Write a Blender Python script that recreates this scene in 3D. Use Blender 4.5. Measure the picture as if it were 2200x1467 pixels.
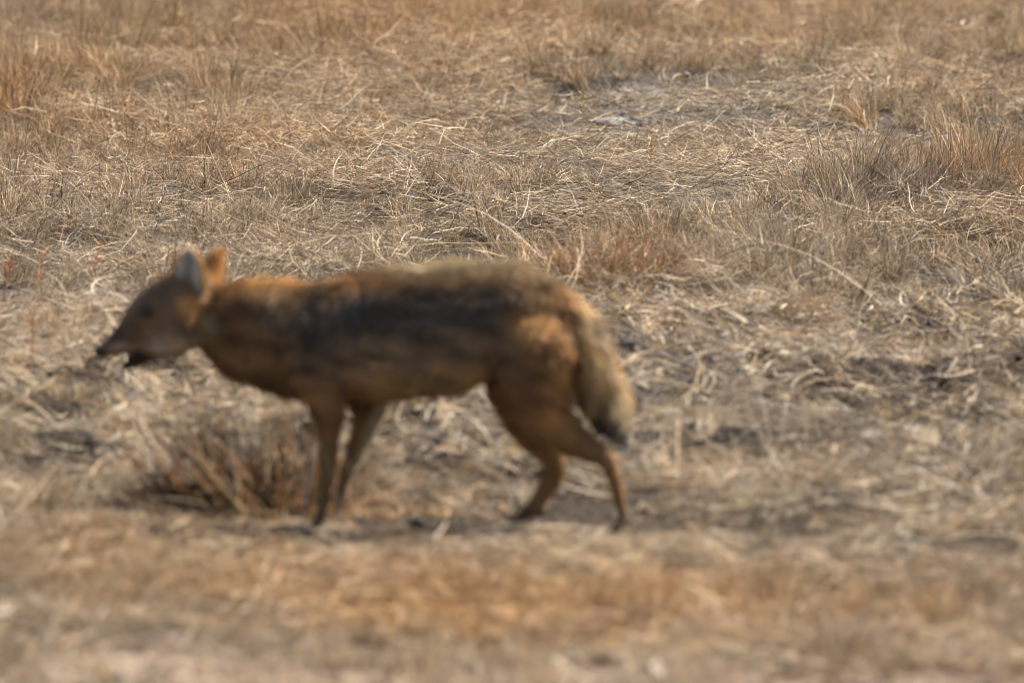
import bpy, math
import numpy as np

# ---------------------------------------------------------------- camera, sky, sun, exposure
scene = bpy.context.scene
for o in list(bpy.data.objects):
    bpy.data.objects.remove(o)
C = scene.collection
rng = np.random.default_rng(11)

CAM_H, CAM_D, LENS = 1.97, 18.7, 400.0
FPX = LENS / 36.0 * 2200.0                       # focal length in photograph pixels
PITCH = math.atan(CAM_H / CAM_D) - math.atan((1140 - 733.5) / FPX)
cam = bpy.data.cameras.new('camera')
cam.lens, cam.sensor_width, cam.clip_start, cam.clip_end = LENS, 36.0, 0.5, 3000.0
cam.dof.use_dof = True
cam.dof.focus_distance = 25.7
cam.dof.aperture_fstop = 7.0
cam.dof.aperture_blades = 0
camo = bpy.data.objects.new('camera', cam)
camo.location = (0, -CAM_D, CAM_H)
camo.rotation_euler = (math.pi / 2 - PITCH, 0, 0)
C.objects.link(camo)
scene.camera = camo

SUN = np.array([0.60, 0.39, 0.74]); SUN /= np.linalg.norm(SUN)
elev = math.asin(SUN[2]); azim = math.atan2(SUN[0], SUN[1])
world = bpy.data.worlds.new('World'); scene.world = world
world.use_nodes = True
wn = world.node_tree.nodes; wn.clear()
sky = wn.new('ShaderNodeTexSky'); sky.sky_type = 'NISHITA'; sky.sun_disc = False
sky.sun_elevation = elev; sky.sun_rotation = azim
sky.dust_density = 0.4
bg = wn.new('ShaderNodeBackground'); bg.inputs[1].default_value = 0.05
wo = wn.new('ShaderNodeOutputWorld')
world.node_tree.links.new(sky.outputs[0], bg.inputs[0])
world.node_tree.links.new(bg.outputs[0], wo.inputs[0])
sun = bpy.data.lights.new('sun', 'SUN'); sun.energy = 5.0; sun.angle = math.radians(0.53)
sun.color = (1.0, 0.925, 0.80)
suno = bpy.data.objects.new('sun', sun); C.objects.link(suno)
suno.location = (6, 4, 9)
from mathutils import Vector
suno.rotation_euler = Vector(SUN).to_track_quat('Z', 'Y').to_euler()
scene.view_settings.view_transform = 'Standard'
scene.view_settings.look = 'None'
scene.view_settings.exposure = 1.62
scene.view_settings.gamma = 1.0
scene.render.engine = 'CYCLES'
scene.cycles.filter_width = 1.0
scene.cycles.max_bounces = 4
scene.cycles.diffuse_bounces = 1
scene.cycles.transmission_bounces = 3
scene.cycles.use_denoising = True
scene.cycles.use_adaptive_sampling = True
scene.cycles.adaptive_threshold = 0.02

# ---------------------------------------------------------------- helpers
def g(px, py):
    """ground point (x, y) that the photograph shows at pixel px, py (flat ground)"""
    dep = PITCH + math.atan((py - 733.5) / FPX)
    dist = CAM_H / math.tan(dep)
    slant = math.hypot(dist, CAM_H)
    return ((px - 1100) / FPX * slant, dist - CAM_D)

_tab = np.random.default_rng(5).random((256, 256))
def noise(x, y, s, seed=0):
    x = np.asarray(x, float) / s + 37.7 * seed + 500; y = np.asarray(y, float) / s + 19.3 * seed + 500
    xi = np.floor(x).astype(int); yi = np.floor(y).astype(int)
    fx = x - xi; fy = y - yi
    fx = fx * fx * (3 - 2 * fx); fy = fy * fy * (3 - 2 * fy)
    a = _tab[xi % 256, yi % 256]; b = _tab[(xi + 1) % 256, yi % 256]
    c = _tab[xi % 256, (yi + 1) % 256]; d = _tab[(xi + 1) % 256, (yi + 1) % 256]
    return (a * (1 - fx) + b * fx) * (1 - fy) + (c * (1 - fx) + d * fx) * fy

def fbm(x, y, s, seed=0):
    return (noise(x, y, s, seed) + .5 * noise(x, y, s / 2, seed + 1) + .25 * noise(x, y, s / 4, seed + 2)) / 1.75

def field(x, y, base, patches):
    """sum of soft patches on the ground: (px, py, half width m, half depth m, amount)"""
    v = np.full(np.shape(x), float(base))
    for px, py, rx, ry, a in patches:
        cx, cy = g(px, py)
        v = v + a * np.exp(-((x - cx) / rx) ** 2 - ((y - cy) / ry) ** 2)
    return v

def smooth(a, b, v):
    t = np.clip((v - a) / (b - a), 0, 1)
    return t * t * (3 - 2 * t)

def terrain(x, y):
    x = np.asarray(x, float); y = np.asarray(y, float)
    h = .10 * (fbm(x, y * .6, .9, 3) - .5) + .045 * (noise(x, y, .22, 8) - .5) + .012 * (noise(x, y, .08, 9) - .5)
    rough = np.clip(field(x, y, .25, [(1800, 850, .8, 1.8, .75), (1400, 950, .6, 1.4, .75), (250, 820, .6, 1.6, .7), (190, 800, .2, .6, -.7), (900, 900, .5, .8, .6), (2150, 640, .3, .5, .5)]), 0, 1)
    h = h + rough * (.055 * (noise(x, y, .11, 27) - .5) + .03 * (noise(x, y, .05, 28) - .5))
    calm = 1 - .95 * np.exp(-((x + .1) / 1.0) ** 4 - ((y + .25) / .65) ** 4)   # trodden path under the animal
    h = h * calm - .006 * (1 - calm)
    h = h + field(x, y, 0, [(1960, 480, .35, .8, .05), (1290, 640, .2, .5, .02), (2150, 610, .2, .5, -.03),
                            (1210, 205, .06, .25, -.04), (1730, 215, .06, .25, -.03), (1400, 250, .5, 1.2, .02)])
    far = smooth(25, 80, np.hypot(x, y))
    return h * (1 - far) + far * (1.2 * (noise(x, y, 60, 4) - .5))

def mesh_obj(name, verts, faces, mat=None, parent=None, col=None, smooth_shade=True, link=True):
    m = bpy.data.meshes.new(name)
    verts = np.asarray(verts, np.float32)
    if isinstance(faces, np.ndarray):
        nf, k = faces.shape
        m.vertices.add(len(verts)); m.vertices.foreach_set('co', verts.ravel())
        m.loops.add(nf * k); m.loops.foreach_set('vertex_index', faces.astype(np.int32).ravel())
        m.polygons.add(nf)
        m.polygons.foreach_set('loop_start', np.arange(0, nf * k, k, dtype=np.int32))
        m.update(calc_edges=True)
    else:
        m.from_pydata(verts.tolist(), [], faces); m.update()
    m.polygons.foreach_set('use_smooth', np.full(len(m.polygons), smooth_shade))
    if col is not None:
        a = m.attributes.new('col', 'FLOAT_COLOR', 'POINT')
        c4 = np.ones((len(verts), 4), np.float32); c4[:, :3] = col
        a.data.foreach_set('color', c4.ravel())
    if mat: m.materials.append(mat)
    o = bpy.data.objects.new(name, m)
    if link: C.objects.link(o)
    if parent: o.parent = parent
    return o

def tag(o, label, cat, group=None, kind=None):
    o['label'] = label; o['category'] = cat
    if group: o['group'] = group
    if kind: o['kind'] = kind
    return o

def ribbons(root, phi, theta, L, bend, width, K=4, twist=None, wig=None, roll=None, zmin=None, tip=.12):
    """curved tapering blades; all arguments are arrays over blades. Returns verts, quads, blade index per vert"""
    root = np.asarray(root, float); n = len(root)
    twist = np.zeros(n) if twist is None else twist
    wig = np.zeros(n) if wig is None else wig
    roll = rng.uniform(-1.2, 1.2, n) if roll is None else roll
    p = root.copy(); V = np.zeros((n, K + 1, 2, 3))
    for k in range(K + 1):
        t = k / K
        th = theta + bend * t + wig * math.sin(t * 9.0)
        ph = phi + twist * t + wig * math.cos(t * 7.0)
        d = np.stack([np.sin(th) * np.cos(ph), np.sin(th) * np.sin(ph), np.cos(th)], 1)
        hside = np.stack([-np.sin(ph), np.cos(ph), np.zeros(n)], 1)
        up = np.cross(d, hside)
        s = hside * np.cos(roll)[:, None] + up * np.sin(roll)[:, None]
        w = width * (1 - (1 - tip) * t ** 1.6) * .5
        V[:, k, 0] = p - s * w[:, None]; V[:, k, 1] = p + s * w[:, None]
        if k < K:
            p = p + d * (L / K)[:, None]
            if zmin is not None:
                p[:, 2] = np.maximum(p[:, 2], zmin + .004 * np.abs(np.sin(p[:, 0] * 90 + p[:, 1] * 70)))
    idx = np.arange(n * (K + 1) * 2).reshape(n, K + 1, 2)
    q = np.stack([idx[:, :-1, 0], idx[:, :-1, 1], idx[:, 1:, 1], idx[:, 1:, 0]], -1).reshape(-1, 4)
    bi = np.repeat(np.arange(n), (K + 1) * 2)
    return V.reshape(-1, 3), q, bi

PAL = {'pale': (.66, .53, .385), 'straw': (.56, .40, .225), 'tan': (.43, .275, .135), 'grey': (.37, .30, .24),
       'ash': (.20, .155, .115), 'rust': (.40, .175, .065), 'brown': (.19, .115, .065), 'dark': (.024, .016, .011)}  # dark: near-black blades that deepen the shaded gaps in the grass
def pick(n, weights):
    names = list(weights); p = np.array([weights[k] for k in names], float); p /= p.sum()
    c = np.array([PAL[k] for k in names])[rng.choice(len(names), n, p=p)]
    return np.clip(c * rng.uniform(.6, 1.3, (n, 1)) * rng.uniform(.95, 1.05, (n, 3)), 0, .75)

# ---------------------------------------------------------------- materials
def new_mat(name):
    m = bpy.data.materials.new(name); m.use_nodes = True
    nt = m.node_tree; nt.nodes.clear()
    return m, nt, nt.nodes, nt.links

def straw_material(name, instanced):
    m, nt, N, Lk = new_mat(name)
    a = N.new('ShaderNodeAttribute'); a.attribute_name = 'col'
    col = a.outputs['Color']
    if instanced:
        b = N.new('ShaderNodeAttribute'); b.attribute_type = 'INSTANCER'; b.attribute_name = 'tint'
        mx = N.new('ShaderNodeMix'); mx.data_type = 'RGBA'; mx.blend_type = 'MULTIPLY'; mx.inputs[0].default_value = 1
        Lk.new(col, mx.inputs[6]); Lk.new(b.outputs['Color'], mx.inputs[7]); col = mx.outputs[2]
    tc = N.new('ShaderNodeTexCoord'); nz = N.new('ShaderNodeTexNoise'); nz.inputs['Scale'].default_value = 90
    Lk.new(tc.outputs['Object'], nz.inputs['Vector'])
    mr = N.new('ShaderNodeMapRange'); mr.inputs[3].default_value = .72; mr.inputs[4].default_value = 1.22
    Lk.new(nz.outputs[0], mr.inputs[0])
    m2 = N.new('ShaderNodeMix'); m2.data_type = 'RGBA'; m2.blend_type = 'MULTIPLY'; m2.inputs[0].default_value = 1
    Lk.new(col, m2.inputs[6]); Lk.new(mr.outputs[0], m2.inputs[7]); col = m2.outputs[2]
    p = N.new('ShaderNodeBsdfPrincipled'); p.inputs['Roughness'].default_value = .5
    p.inputs['Specular IOR Level'].default_value = .16
    t = N.new('ShaderNodeBsdfTranslucent')
    ms = N.new('ShaderNodeMixShader'); ms.inputs[0].default_value = .18
    out = N.new('ShaderNodeOutputMaterial')
    Lk.new(col, p.inputs['Base Color']); Lk.new(col, t.inputs[0])
    Lk.new(p.outputs[0], ms.inputs[1]); Lk.new(t.outputs[0], ms.inputs[2]); Lk.new(ms.outputs[0], out.inputs[0])
    return m
M_STRAW = straw_material('dry_straw', False)
M_STRAWI = straw_material('dry_straw_field', True)

def soil_material():
    m, nt, N, Lk = new_mat('dry_soil')
    a = N.new('ShaderNodeAttribute'); a.attribute_name = 'col'
    tc = N.new('ShaderNodeTexCoord')
    n1 = N.new('ShaderNodeTexNoise'); n1.inputs['Scale'].default_value = 28; n1.inputs['Detail'].default_value = 8
    n2 = N.new('ShaderNodeTexVoronoi'); n2.inputs['Scale'].default_value = 55
    Lk.new(tc.outputs['Object'], n1.inputs['Vector']); Lk.new(tc.outputs['Object'], n2.inputs['Vector'])
    mr = N.new('ShaderNodeMapRange'); mr.inputs[3].default_value = .45; mr.inputs[4].default_value = 1.55
    Lk.new(n1.outputs[0], mr.inputs[0])
    mx = N.new('ShaderNodeMix'); mx.data_type = 'RGBA'; mx.blend_type = 'MULTIPLY'; mx.inputs[0].default_value = 1
    Lk.new(a.outputs['Color'], mx.inputs[6]); Lk.new(mr.outputs[0], mx.inputs[7])
    ad = N.new('ShaderNodeMath'); ad.operation = 'MULTIPLY_ADD'; ad.inputs[1].default_value = -.5
    Lk.new(n2.outputs['Distance'], ad.inputs[0]); Lk.new(n1.outputs[0], ad.inputs[2])
    bp = N.new('ShaderNodeBump'); bp.inputs['Strength'].default_value = 1; bp.inputs['Distance'].default_value = .02
    Lk.new(ad.outputs[0], bp.inputs['Height'])
    p = N.new('ShaderNodeBsdfPrincipled'); p.inputs['Roughness'].default_value = .95; p.inputs['Specular IOR Level'].default_value = .08
    out = N.new('ShaderNodeOutputMaterial')
    Lk.new(mx.outputs[2], p.inputs['Base Color']); Lk.new(bp.outputs[0], p.inputs['Normal']); Lk.new(p.outputs[0], out.inputs[0])
    return m
M_SOIL = soil_material()

def fur_material(name, transl):
    m, nt, N, Lk = new_mat(name)
    a = N.new('ShaderNodeAttribute'); a.attribute_name = 'col'
    p = N.new('ShaderNodeBsdfPrincipled'); p.inputs['Roughness'].default_value = .55; p.inputs['Specular IOR Level'].default_value = .2
    t = N.new('ShaderNodeBsdfTranslucent')
    ms = N.new('ShaderNodeMixShader'); ms.inputs[0].default_value = transl
    out = N.new('ShaderNodeOutputMaterial')
    Lk.new(a.outputs['Color'], p.inputs['Base Color']); Lk.new(a.outputs['Color'], t.inputs[0])
    Lk.new(p.outputs[0], ms.inputs[1]); Lk.new(t.outputs[0], ms.inputs[2]); Lk.new(ms.outputs[0], out.inputs[0])
    return m
M_FUR = fur_material('coat_fur', .18)
M_SKIN = fur_material('coat_under', 0.0)
M_EAR = fur_material('ear_skin', .4)

def plain(name, c, rough, spec=.5, noise_scale=None):
    m, nt, N, Lk = new_mat(name)
    p = N.new('ShaderNodeBsdfPrincipled'); p.inputs['Base Color'].default_value = (*c, 1)
    p.inputs['Roughness'].default_value = rough; p.inputs['Specular IOR Level'].default_value = spec
    out = N.new('ShaderNodeOutputMaterial'); Lk.new(p.outputs[0], out.inputs[0])
    if noise_scale:
        tc = N.new('ShaderNodeTexCoord'); nz = N.new('ShaderNodeTexNoise'); nz.inputs['Scale'].default_value = noise_scale
        nz.inputs['Detail'].default_value = 7
        Lk.new(tc.outputs['Object'], nz.inputs['Vector'])
        cr = N.new('ShaderNodeValToRGB')
        cr.color_ramp.elements[0].position = .3; cr.color_ramp.elements[1].position = .72
        cr.color_ramp.elements[0].color = (*[v * .55 for v in c], 1); cr.color_ramp.elements[1].color = (*[min(1, v * 1.4) for v in c], 1)
        Lk.new(nz.outputs[0], cr.inputs[0]); Lk.new(cr.outputs[0], p.inputs['Base Color'])
        bp = N.new('ShaderNodeBump'); bp.inputs['Strength'].default_value = .8; bp.inputs['Distance'].default_value = .006
        Lk.new(nz.outputs[0], bp.inputs['Height']); Lk.new(bp.outputs[0], p.inputs['Normal'])
    return m

# ---------------------------------------------------------------- ground: one sheet to the horizon
def axis(lo, hi, step, far):
    core = np.arange(lo, hi + step / 2, step)
    out, s, v = [], step, hi
    while v < far:
        s *= 1.28; v += s; out.append(v)
    neg, s, v = [], step, lo
    while v > -far:
        s *= 1.28; v -= s; neg.append(v)
    return np.concatenate([neg[::-1], core, out])
gx, gy = axis(-2.6, 2.6, .02, 900), axis(-3.2, 19, .03, 900)
GX, GY = np.meshgrid(gx, gy, indexing='ij')
GZ = terrain(GX, GY)
nx, ny = GX.shape
gi = np.arange(nx * ny).reshape(nx, ny)
gf = np.stack([gi[:-1, :-1], gi[1:, :-1], gi[1:, 1:], gi[:-1, 1:]], -1).reshape(-1, 4)
PALE_SOIL = [(1400, 235, .22, .7, .6), (1290, 285, .16, .4, .6), (1600, 445, .25, .7, .5), (1760, 300, .2, .8, .35), (150, 640, .2, .5, .5), (630, 215, .15, .6, .6)]
pale = np.clip(field(GX, GY, 0, PALE_SOIL), 0, 1)
pink = .75 * smooth(-1.7, -2.2, GY + .5 * (noise(GX, GY, .3, 21) - .5))
soil = np.array([.042, .030, .021])[None, None] * (.7 + .6 * fbm(GX, GY, .5, 12))[..., None]  # base kept very dark to carry the shade between the straws
DARKS = [(1800, 900, .7, 1.2, .8), (1500, 1010, .45, .7, .7), (2150, 630, .3, .5, .8), (560, 1075, .25, .3, .9), (100, 960, .5, .8, .4), (1950, 1150, .3, .3, .5)]
gap_shade = np.clip(field(GX, GY, 0, DARKS) * (.4 + 1.2 * fbm(GX, GY, .25, 14)), 0, 1)[..., None]  # soil patches darkened for the shade in gaps and hollows
soil = soil * (1 - gap_shade) + np.array([.024, .019, .015]) * gap_shade
soil = soil * (1 - pale[..., None]) + np.array([.20, .188, .172]) * (.6 + .6 * noise(GX, GY, .07, 23))[..., None] * pale[..., None]
soil = soil * (1 - pink[..., None]) + np.array([.27, .195, .155]) * (.75 + .5 * noise(GX, GY, .1, 17))[..., None] * pink[..., None]
ground = mesh_obj('ground', np.stack([GX, GY, GZ], -1).reshape(-1, 3), gf, M_SOIL, col=soil.reshape(-1, 3))
tag(ground, 'dry brown soil under the grass with pale crusted bare patches', 'ground', kind='structure')

# ---------------------------------------------------------------- grass variants for the field
bank = bpy.data.collections.new('grass_bank')
def variant(name, V, Q, col):
    o = mesh_obj(name, V, Q, M_STRAWI, col=col, link=False)
    bank_cur.objects.link(o)
    return o

def make_tuft(n, h, spread, lean, wpal, width, lean_dir=None, dirw=.0, K=4):
    r = spread * np.sqrt(rng.random(n)); a = rng.uniform(0, 2 * math.pi, n)
    root = np.stack([r * np.cos(a), r * np.sin(a), np.full(n, -.006)], 1)
    L = h * rng.uniform(.45, 1.15, n)
    phi = a + rng.normal(0, .9, n)
    if lean_dir is not None:
        phi = np.where(rng.random(n) < dirw, lean_dir + rng.normal(0, .5, n), phi)
    th = np.abs(rng.normal(lean, lean * .6, n))
    bend = rng.normal(.5, .6, n)
    V, Q, b = ribbons(root, phi, th, L, bend, width * rng.uniform(.6, 1.3, n), K=K, twist=rng.normal(0, .6, n), wig=rng.normal(0, .07, n), zmin=.001)
    return V, Q, pick(n, wpal)[b]

def make_mat(n, rad, L0, wpal, width, zmax=.028, K=4, curl=.9, flat=1.45):
    r = rad * np.sqrt(rng.random(n)); a = rng.uniform(0, 2 * math.pi, n)
    root = np.stack([r * np.cos(a), r * np.sin(a), rng.uniform(0, 1, n) ** 1.7 * zmax], 1)
    L = L0 * rng.lognormal(0, .45, n)
    phi = rng.uniform(0, 2 * math.pi, n)
    th = rng.normal(flat, .22, n); bend = rng.normal(.12, .35, n)
    V, Q, b = ribbons(root, phi, th, L, bend, width * rng.uniform(.6, 1.4, n), K=K, twist=rng.normal(0, curl * .7, n), wig=rng.normal(0, .1, n), zmin=.001)
    return V, Q, pick(n, wpal)[b]

WT = {'pale': 4.5, 'straw': 4.5, 'tan': 3, 'grey': 1.8, 'ash': 2.4, 'brown': 3, 'dark': 1.8}
def build_bank(name, makers):
    global bank_cur
    bank_cur = bpy.data.collections.new(name)
    for i, mk in enumerate(makers):
        variant('%s_%02d' % (name, i), *mk())
    return bank_cur

BANK_TUFT = build_bank('fine_tuft', [
    (lambda h=h, ln=ln, ld=ld, dw=dw, n=n, w=w, s=s: make_tuft(n, h, s, ln, WT, w, ld, dw)) for h, ln, ld, dw, n, w, s in [
        (.075, .45, None, 0, 110, .0014, .026), (.095, .5, .3, .7, 120, .0013, .03), (.11, .35, .1, .6, 90, .0014, .022),
        (.06, .7, None, 0, 120, .0013, .03), (.085, .75, 0., .8, 130, .0013, .03), (.13, .4, -.4, .6, 60, .0016, .02),
        (.10, .55, 3.0, .6, 90, .0014, .026), (.05, .6, None, 0, 100, .0015, .03)]])
BANK_MAT = build_bank('straw_mat', [
    (lambda n=n, L=L, w=w, z=z, c=c: make_mat(int(n * 3.4), .24, L, {'pale': 5, 'straw': 4, 'tan': 2, 'grey': 3, 'ash': 2.6, 'brown': 3, 'dark': 1.8}, w, z, curl=c)) for n, L, w, z, c in [
        (220, .06, .0013, .032, .8), (200, .075, .0013, .045, .6), (240, .045, .0013, .03, 1.1), (170, .085, .0014, .045, .5), (220, .05, .0012, .05, 1.0)]])
BANK_CURL = build_bank('curled_leaf', [
    (lambda n=n, L=L, w=w, c=c: make_mat(n, .10, L, {'pale': 5, 'straw': 2, 'tan': 2, 'grey': 4, 'ash': 1.5, 'brown': .8}, w, .045, K=7, curl=c, flat=1.25)) for n, L, w, c in [
        (45, .055, .0024, 2.2), (40, .065, .0022, 1.6), (50, .05, .0024, 2.4), (40, .075, .002, 1.2), (26, .05, .0034, 1.8)]])
BANK_STEM = build_bank('thin_stem', [
    (lambda n=n, h=h, ln=ln: make_tuft(n, h, .06, ln, {'pale': 3, 'straw': 4, 'tan': 3, 'rust': 1.2}, .0011, None, 0, K=5)) for n, h, ln in [
        (7, .17, .45), (5, .20, .6), (9, .14, .35), (6, .16, .9), (4, .22, .5)]])

def make_wisp(n, L0, spread, fan, curl, wpal, width, zmax=.02, K=6):
    a = rng.uniform(0, 2 * math.pi, n); r = spread * np.sqrt(rng.random(n))
    root = np.stack([r * np.cos(a) * 1.6 - L0 * .4, r * np.sin(a), rng.random(n) * zmax], 1)
    L = L0 * rng.uniform(.6, 1.3, n)
    V, Q, b = ribbons(root, rng.normal(0, fan, n), rng.normal(1.2, .15, n), L, rng.normal(.55, .25, n), width * rng.uniform(.6, 1.4, n), K=K,
                      twist=rng.normal(curl, .5, n), wig=rng.normal(0, .12, n), zmin=.002)
    return V, Q, pick(n, wpal)[b]
WP = {'pale': 6, 'straw': 4, 'tan': 1.5, 'grey': 2}
BANK_WISP = build_bank('straw_wisp', [
    (lambda n=n, L=L, f=f, c=c, w=w: make_wisp(n, L, .014, f, c, WP, w)) for n, L, f, c, w in [
        (34, .085, .3, .9, .0014), (26, .10, .25, -.7, .0014), (40, .065, .5, 1.4, .0014), (20, .08, .4, -1.6, .002), (30, .075, .6, .3, .0013), (16, .12, .2, .5, .0016)]])

def scatter(name, bank_col, pts, vid, rotz, tilt, scl, tint, label, cat):
    m = bpy.data.meshes.new(name)
    n = len(pts)
    m.vertices.add(n); m.vertices.foreach_set('co', pts.astype(np.float32).ravel())
    def attr(nm, ty, data, key):
        a = m.attributes.new(nm, ty, 'POINT'); a.data.foreach_set(key, np.ascontiguousarray(data).ravel())
    attr('vid', 'INT', vid.astype(np.int32), 'value')
    attr('rot', 'FLOAT_VECTOR', np.stack([tilt[:, 0], tilt[:, 1], rotz], 1).astype(np.float32), 'vector')
    attr('scl', 'FLOAT_VECTOR', scl.astype(np.float32), 'vector')
    t4 = np.ones((n, 4), np.float32); t4[:, :3] = tint
    attr('tint', 'FLOAT_COLOR', t4, 'color')
    m.update(); m.materials.append(M_STRAWI)
    o = bpy.data.objects.new(name, m); C.objects.link(o)
    ng = bpy.data.node_groups.new(name, 'GeometryNodeTree')
    ng.interface.new_socket('Geometry', in_out='INPUT', socket_type='NodeSocketGeometry')
    ng.interface.new_socket('Geometry', in_out='OUTPUT', socket_type='NodeSocketGeometry')
    N, Lk = ng.nodes, ng.links
    gi_, go_ = N.new('NodeGroupInput'), N.new('NodeGroupOutput')
    mp = N.new('GeometryNodeMeshToPoints')
    ci = N.new('GeometryNodeCollectionInfo'); ci.inputs['Collection'].default_value = bank_col
    ci.inputs['Separate Children'].default_value = True; ci.inputs['Reset Children'].default_value = True
    ip = N.new('GeometryNodeInstanceOnPoints'); ip.inputs['Pick Instance'].default_value = True
    def named(nm, ty):
        a = N.new('GeometryNodeInputNamedAttribute'); a.data_type = ty; a.inputs[0].default_value = nm
        return a.outputs[0]
    e2r = N.new('FunctionNodeEulerToRotation')
    Lk.new(gi_.outputs[0], mp.inputs[0]); Lk.new(mp.outputs[0], ip.inputs['Points'])
    Lk.new(ci.outputs[0], ip.inputs['Instance'])
    Lk.new(named('vid', 'INT'), ip.inputs['Instance Index'])
    Lk.new(named('rot', 'FLOAT_VECTOR'), e2r.inputs[0]); Lk.new(e2r.outputs[0], ip.inputs['Rotation'])
    Lk.new(named('scl', 'FLOAT_VECTOR'), ip.inputs['Scale'])
    Lk.new(ip.outputs[0], go_.inputs[0])
    md = o.modifiers.new('scatter', 'NODES'); md.node_group = ng
    tag(o, label, cat, kind='stuff')
    return o

def sample_points(n):
    y = rng.uniform(-3.0, 20.5, n * 2)
    hw = .046 * (y + CAM_D) + .9
    keep = rng.random(n * 2) < hw / 2.8
    y = y[keep][:n]; hw = hw[keep][:n]
    return rng.uniform(-1, 1, len(y)) * hw, y

# what grows where (patches on the ground)
ORANGE = [(100, 220, .45, 2.4, .42), (400, 20, 1.2, 3.5, .25), (830, 70, .5, 2.5, .4), (1350, 60, .9, 2.6, .25), (2050, 60, .7, 2.6, .35),
          (1290, 560, .16, .9, .75), (2130, 430, .22, .8, .8), (300, 380, .8, 1.2, .2), (210, 1180, .12, .25, .9), (450, 1290, .7, .5, .5),
          (1180, 1300, .4, .4, .8), (1700, 1310, .5, .5, .3), (1850, 1330, .3, .4, .2), (30, 760, .12, .5, .5), (850, 1110, .12, .12, .5), (600, 330, .4, 1.0, .25)]
GREY = [(450, 440, .9, 1.5, .45), (1700, 560, .45, 1.6, .45), (1980, 450, .25, .8, .35), (1800, 850, .7, 1.6, .75), (1450, 900, .45, 1.5, .6),
        (200, 800, .45, 1.6, .45), (700, 640, .8, 1.0, .45), (1980, 1250, .4, .5, .45), (1400, 260, .5, 1.5, .6), (300, 600, .6, 1.2, .4), (950, 950, .3, .8, .45)]
HEIGHT = [(100, 220, .5, 2.4, .45), (900, 50, 2.5, 3.2, .3), (1290, 630, .16, .4, .5), (1980, 470, .3, .6, .4), (1650, 590, .3, .7, .3), (2130, 450, .25, .6, .4),
          (1400, 260, .5, 1.4, -.5), (1550, 400, .4, .9, -.3), (1800, 850, .8, 1.8, -.55), (1400, 950, .6, 1.6, -.5), (250, 850, .6, 1.6, -.35),
          (2120, 960, .12, .3, .7)]
TUFTD = [(1100, 1290, 3, .7, .3), (1400, 260, .5, 1.4, -.75), (1550, 400, .35, .8, -.5), (1800, 850, .8, 1.8, -.62), (1400, 950, .6, 1.6, -.6), (250, 850, .6, 1.5, -.4),
         (1980, 470, .3, .6, .4), (1650, 590, .35, .8, .4), (700, 640, .9, .9, -.3), (1210, 205, .05, .2, -1), (1730, 215, .05, .2, -1)]
LITTER = [(1800, 850, .8, 1.8, .8), (1400, 950, .6, 1.6, .8), (250, 850, .6, 1.6, .7), (900, 950, .5, 1, .5), (1100, 780, 1.5, 1.5, .2)]
BARE = [(1800, 880, .8, 1.6, -.6), (1450, 960, .5, 1.2, -.55), (2150, 620, .25, .5, -.5), (200, 850, .5, 1.3, -.4), (560, 1080, .2, .3, -.5), (950, 930, .3, .7, -.4), (450, 700, .5, .5, -.2), (190, 800, .2, .6, .5), (1100, 1290, 3, .75, .4)]
def shape_fields(x, y):
    orange = np.clip(field(x, y, .02, ORANGE) + .45 * (fbm(x, y * .5, .35, 31) - .47) + .5 * (fbm(x, y * .7, .1, 33) - .5), 0, 1)
    grey = np.clip(field(x, y, .05, GREY) + .5 * (fbm(x, y * .5, .4, 41) - .5), 0, 1) * (1 - .8 * orange)
    ht = np.clip(field(x, y, .85, HEIGHT) + 1.1 * (fbm(x, y * .5, .3, 51) - .5), .25, 1.7)
    near = smooth(.55, -.1, y) * smooth(-1.3, -.45, y)              # short grazed strip in front of the animal
    ht = ht * (1 - .55 * near)
    ht = ht * (1 - .45 * np.exp(-((x + .1) / .75) ** 2 - ((y - .08) / .3) ** 2))
    road = .7 * smooth(-1.7, -2.2, y + .5 * (noise(x, y, .3, 21) - .5))
    td = np.clip(field(x, y, .62, TUFTD) + 1.9 * (fbm(x, y * .6, .24, 61) - .5), .02, 1) * (1 - .93 * road) * (1 - .85 * np.exp(-((x + .05) / .7) ** 4 - ((y + .08) / .3) ** 4))
    return orange, grey, ht, td, road
def tints(orange, grey, n):
    t = np.ones((n, 3))
    t = t * (1 - orange[:, None]) + np.array([1.0, .76, .50]) * orange[:, None]
    gc = np.array([.84, .84, .86])
    t = t * (1 - grey[:, None]) + gc * grey[:, None]
    return t * rng.uniform(.72, 1.15, (n, 1))

def grow(name, bank_col, nv, n, accept, base_scale, label, cat, wind=None, tilt=.12, sink=0.0):
    x, y = sample_points(n)
    orange, grey, ht, td, road = shape_fields(x, y)
    keep = rng.random(len(x)) < accept(x, y, orange, grey, ht, td, road)
    x, y, orange, grey, ht, td = [v[keep] for v in (x, y, orange, grey, ht, td)]
    k = len(x)
    rotz = rng.uniform(0, 2 * math.pi, k) if wind is None else rng.normal(wind, .7, k)
    s = base_scale * rng.uniform(.75, 1.25, k)
    trod = 1 - .85 * np.exp(-((x + .05) / .8) ** 4 - ((y + .04) / .32) ** 4)
    scl = np.stack([s, s, s * ht], 1) if wind is not None else np.stack([s, s, s * trod], 1)
    z = terrain(x, y) - sink
    return scatter(name, bank_col, np.stack([x, y, z], 1), rng.integers(0, nv, k), rotz, rng.normal(0, tilt, (k, 2)), scl,
                   tints(orange, grey, k), label, cat)

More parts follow.
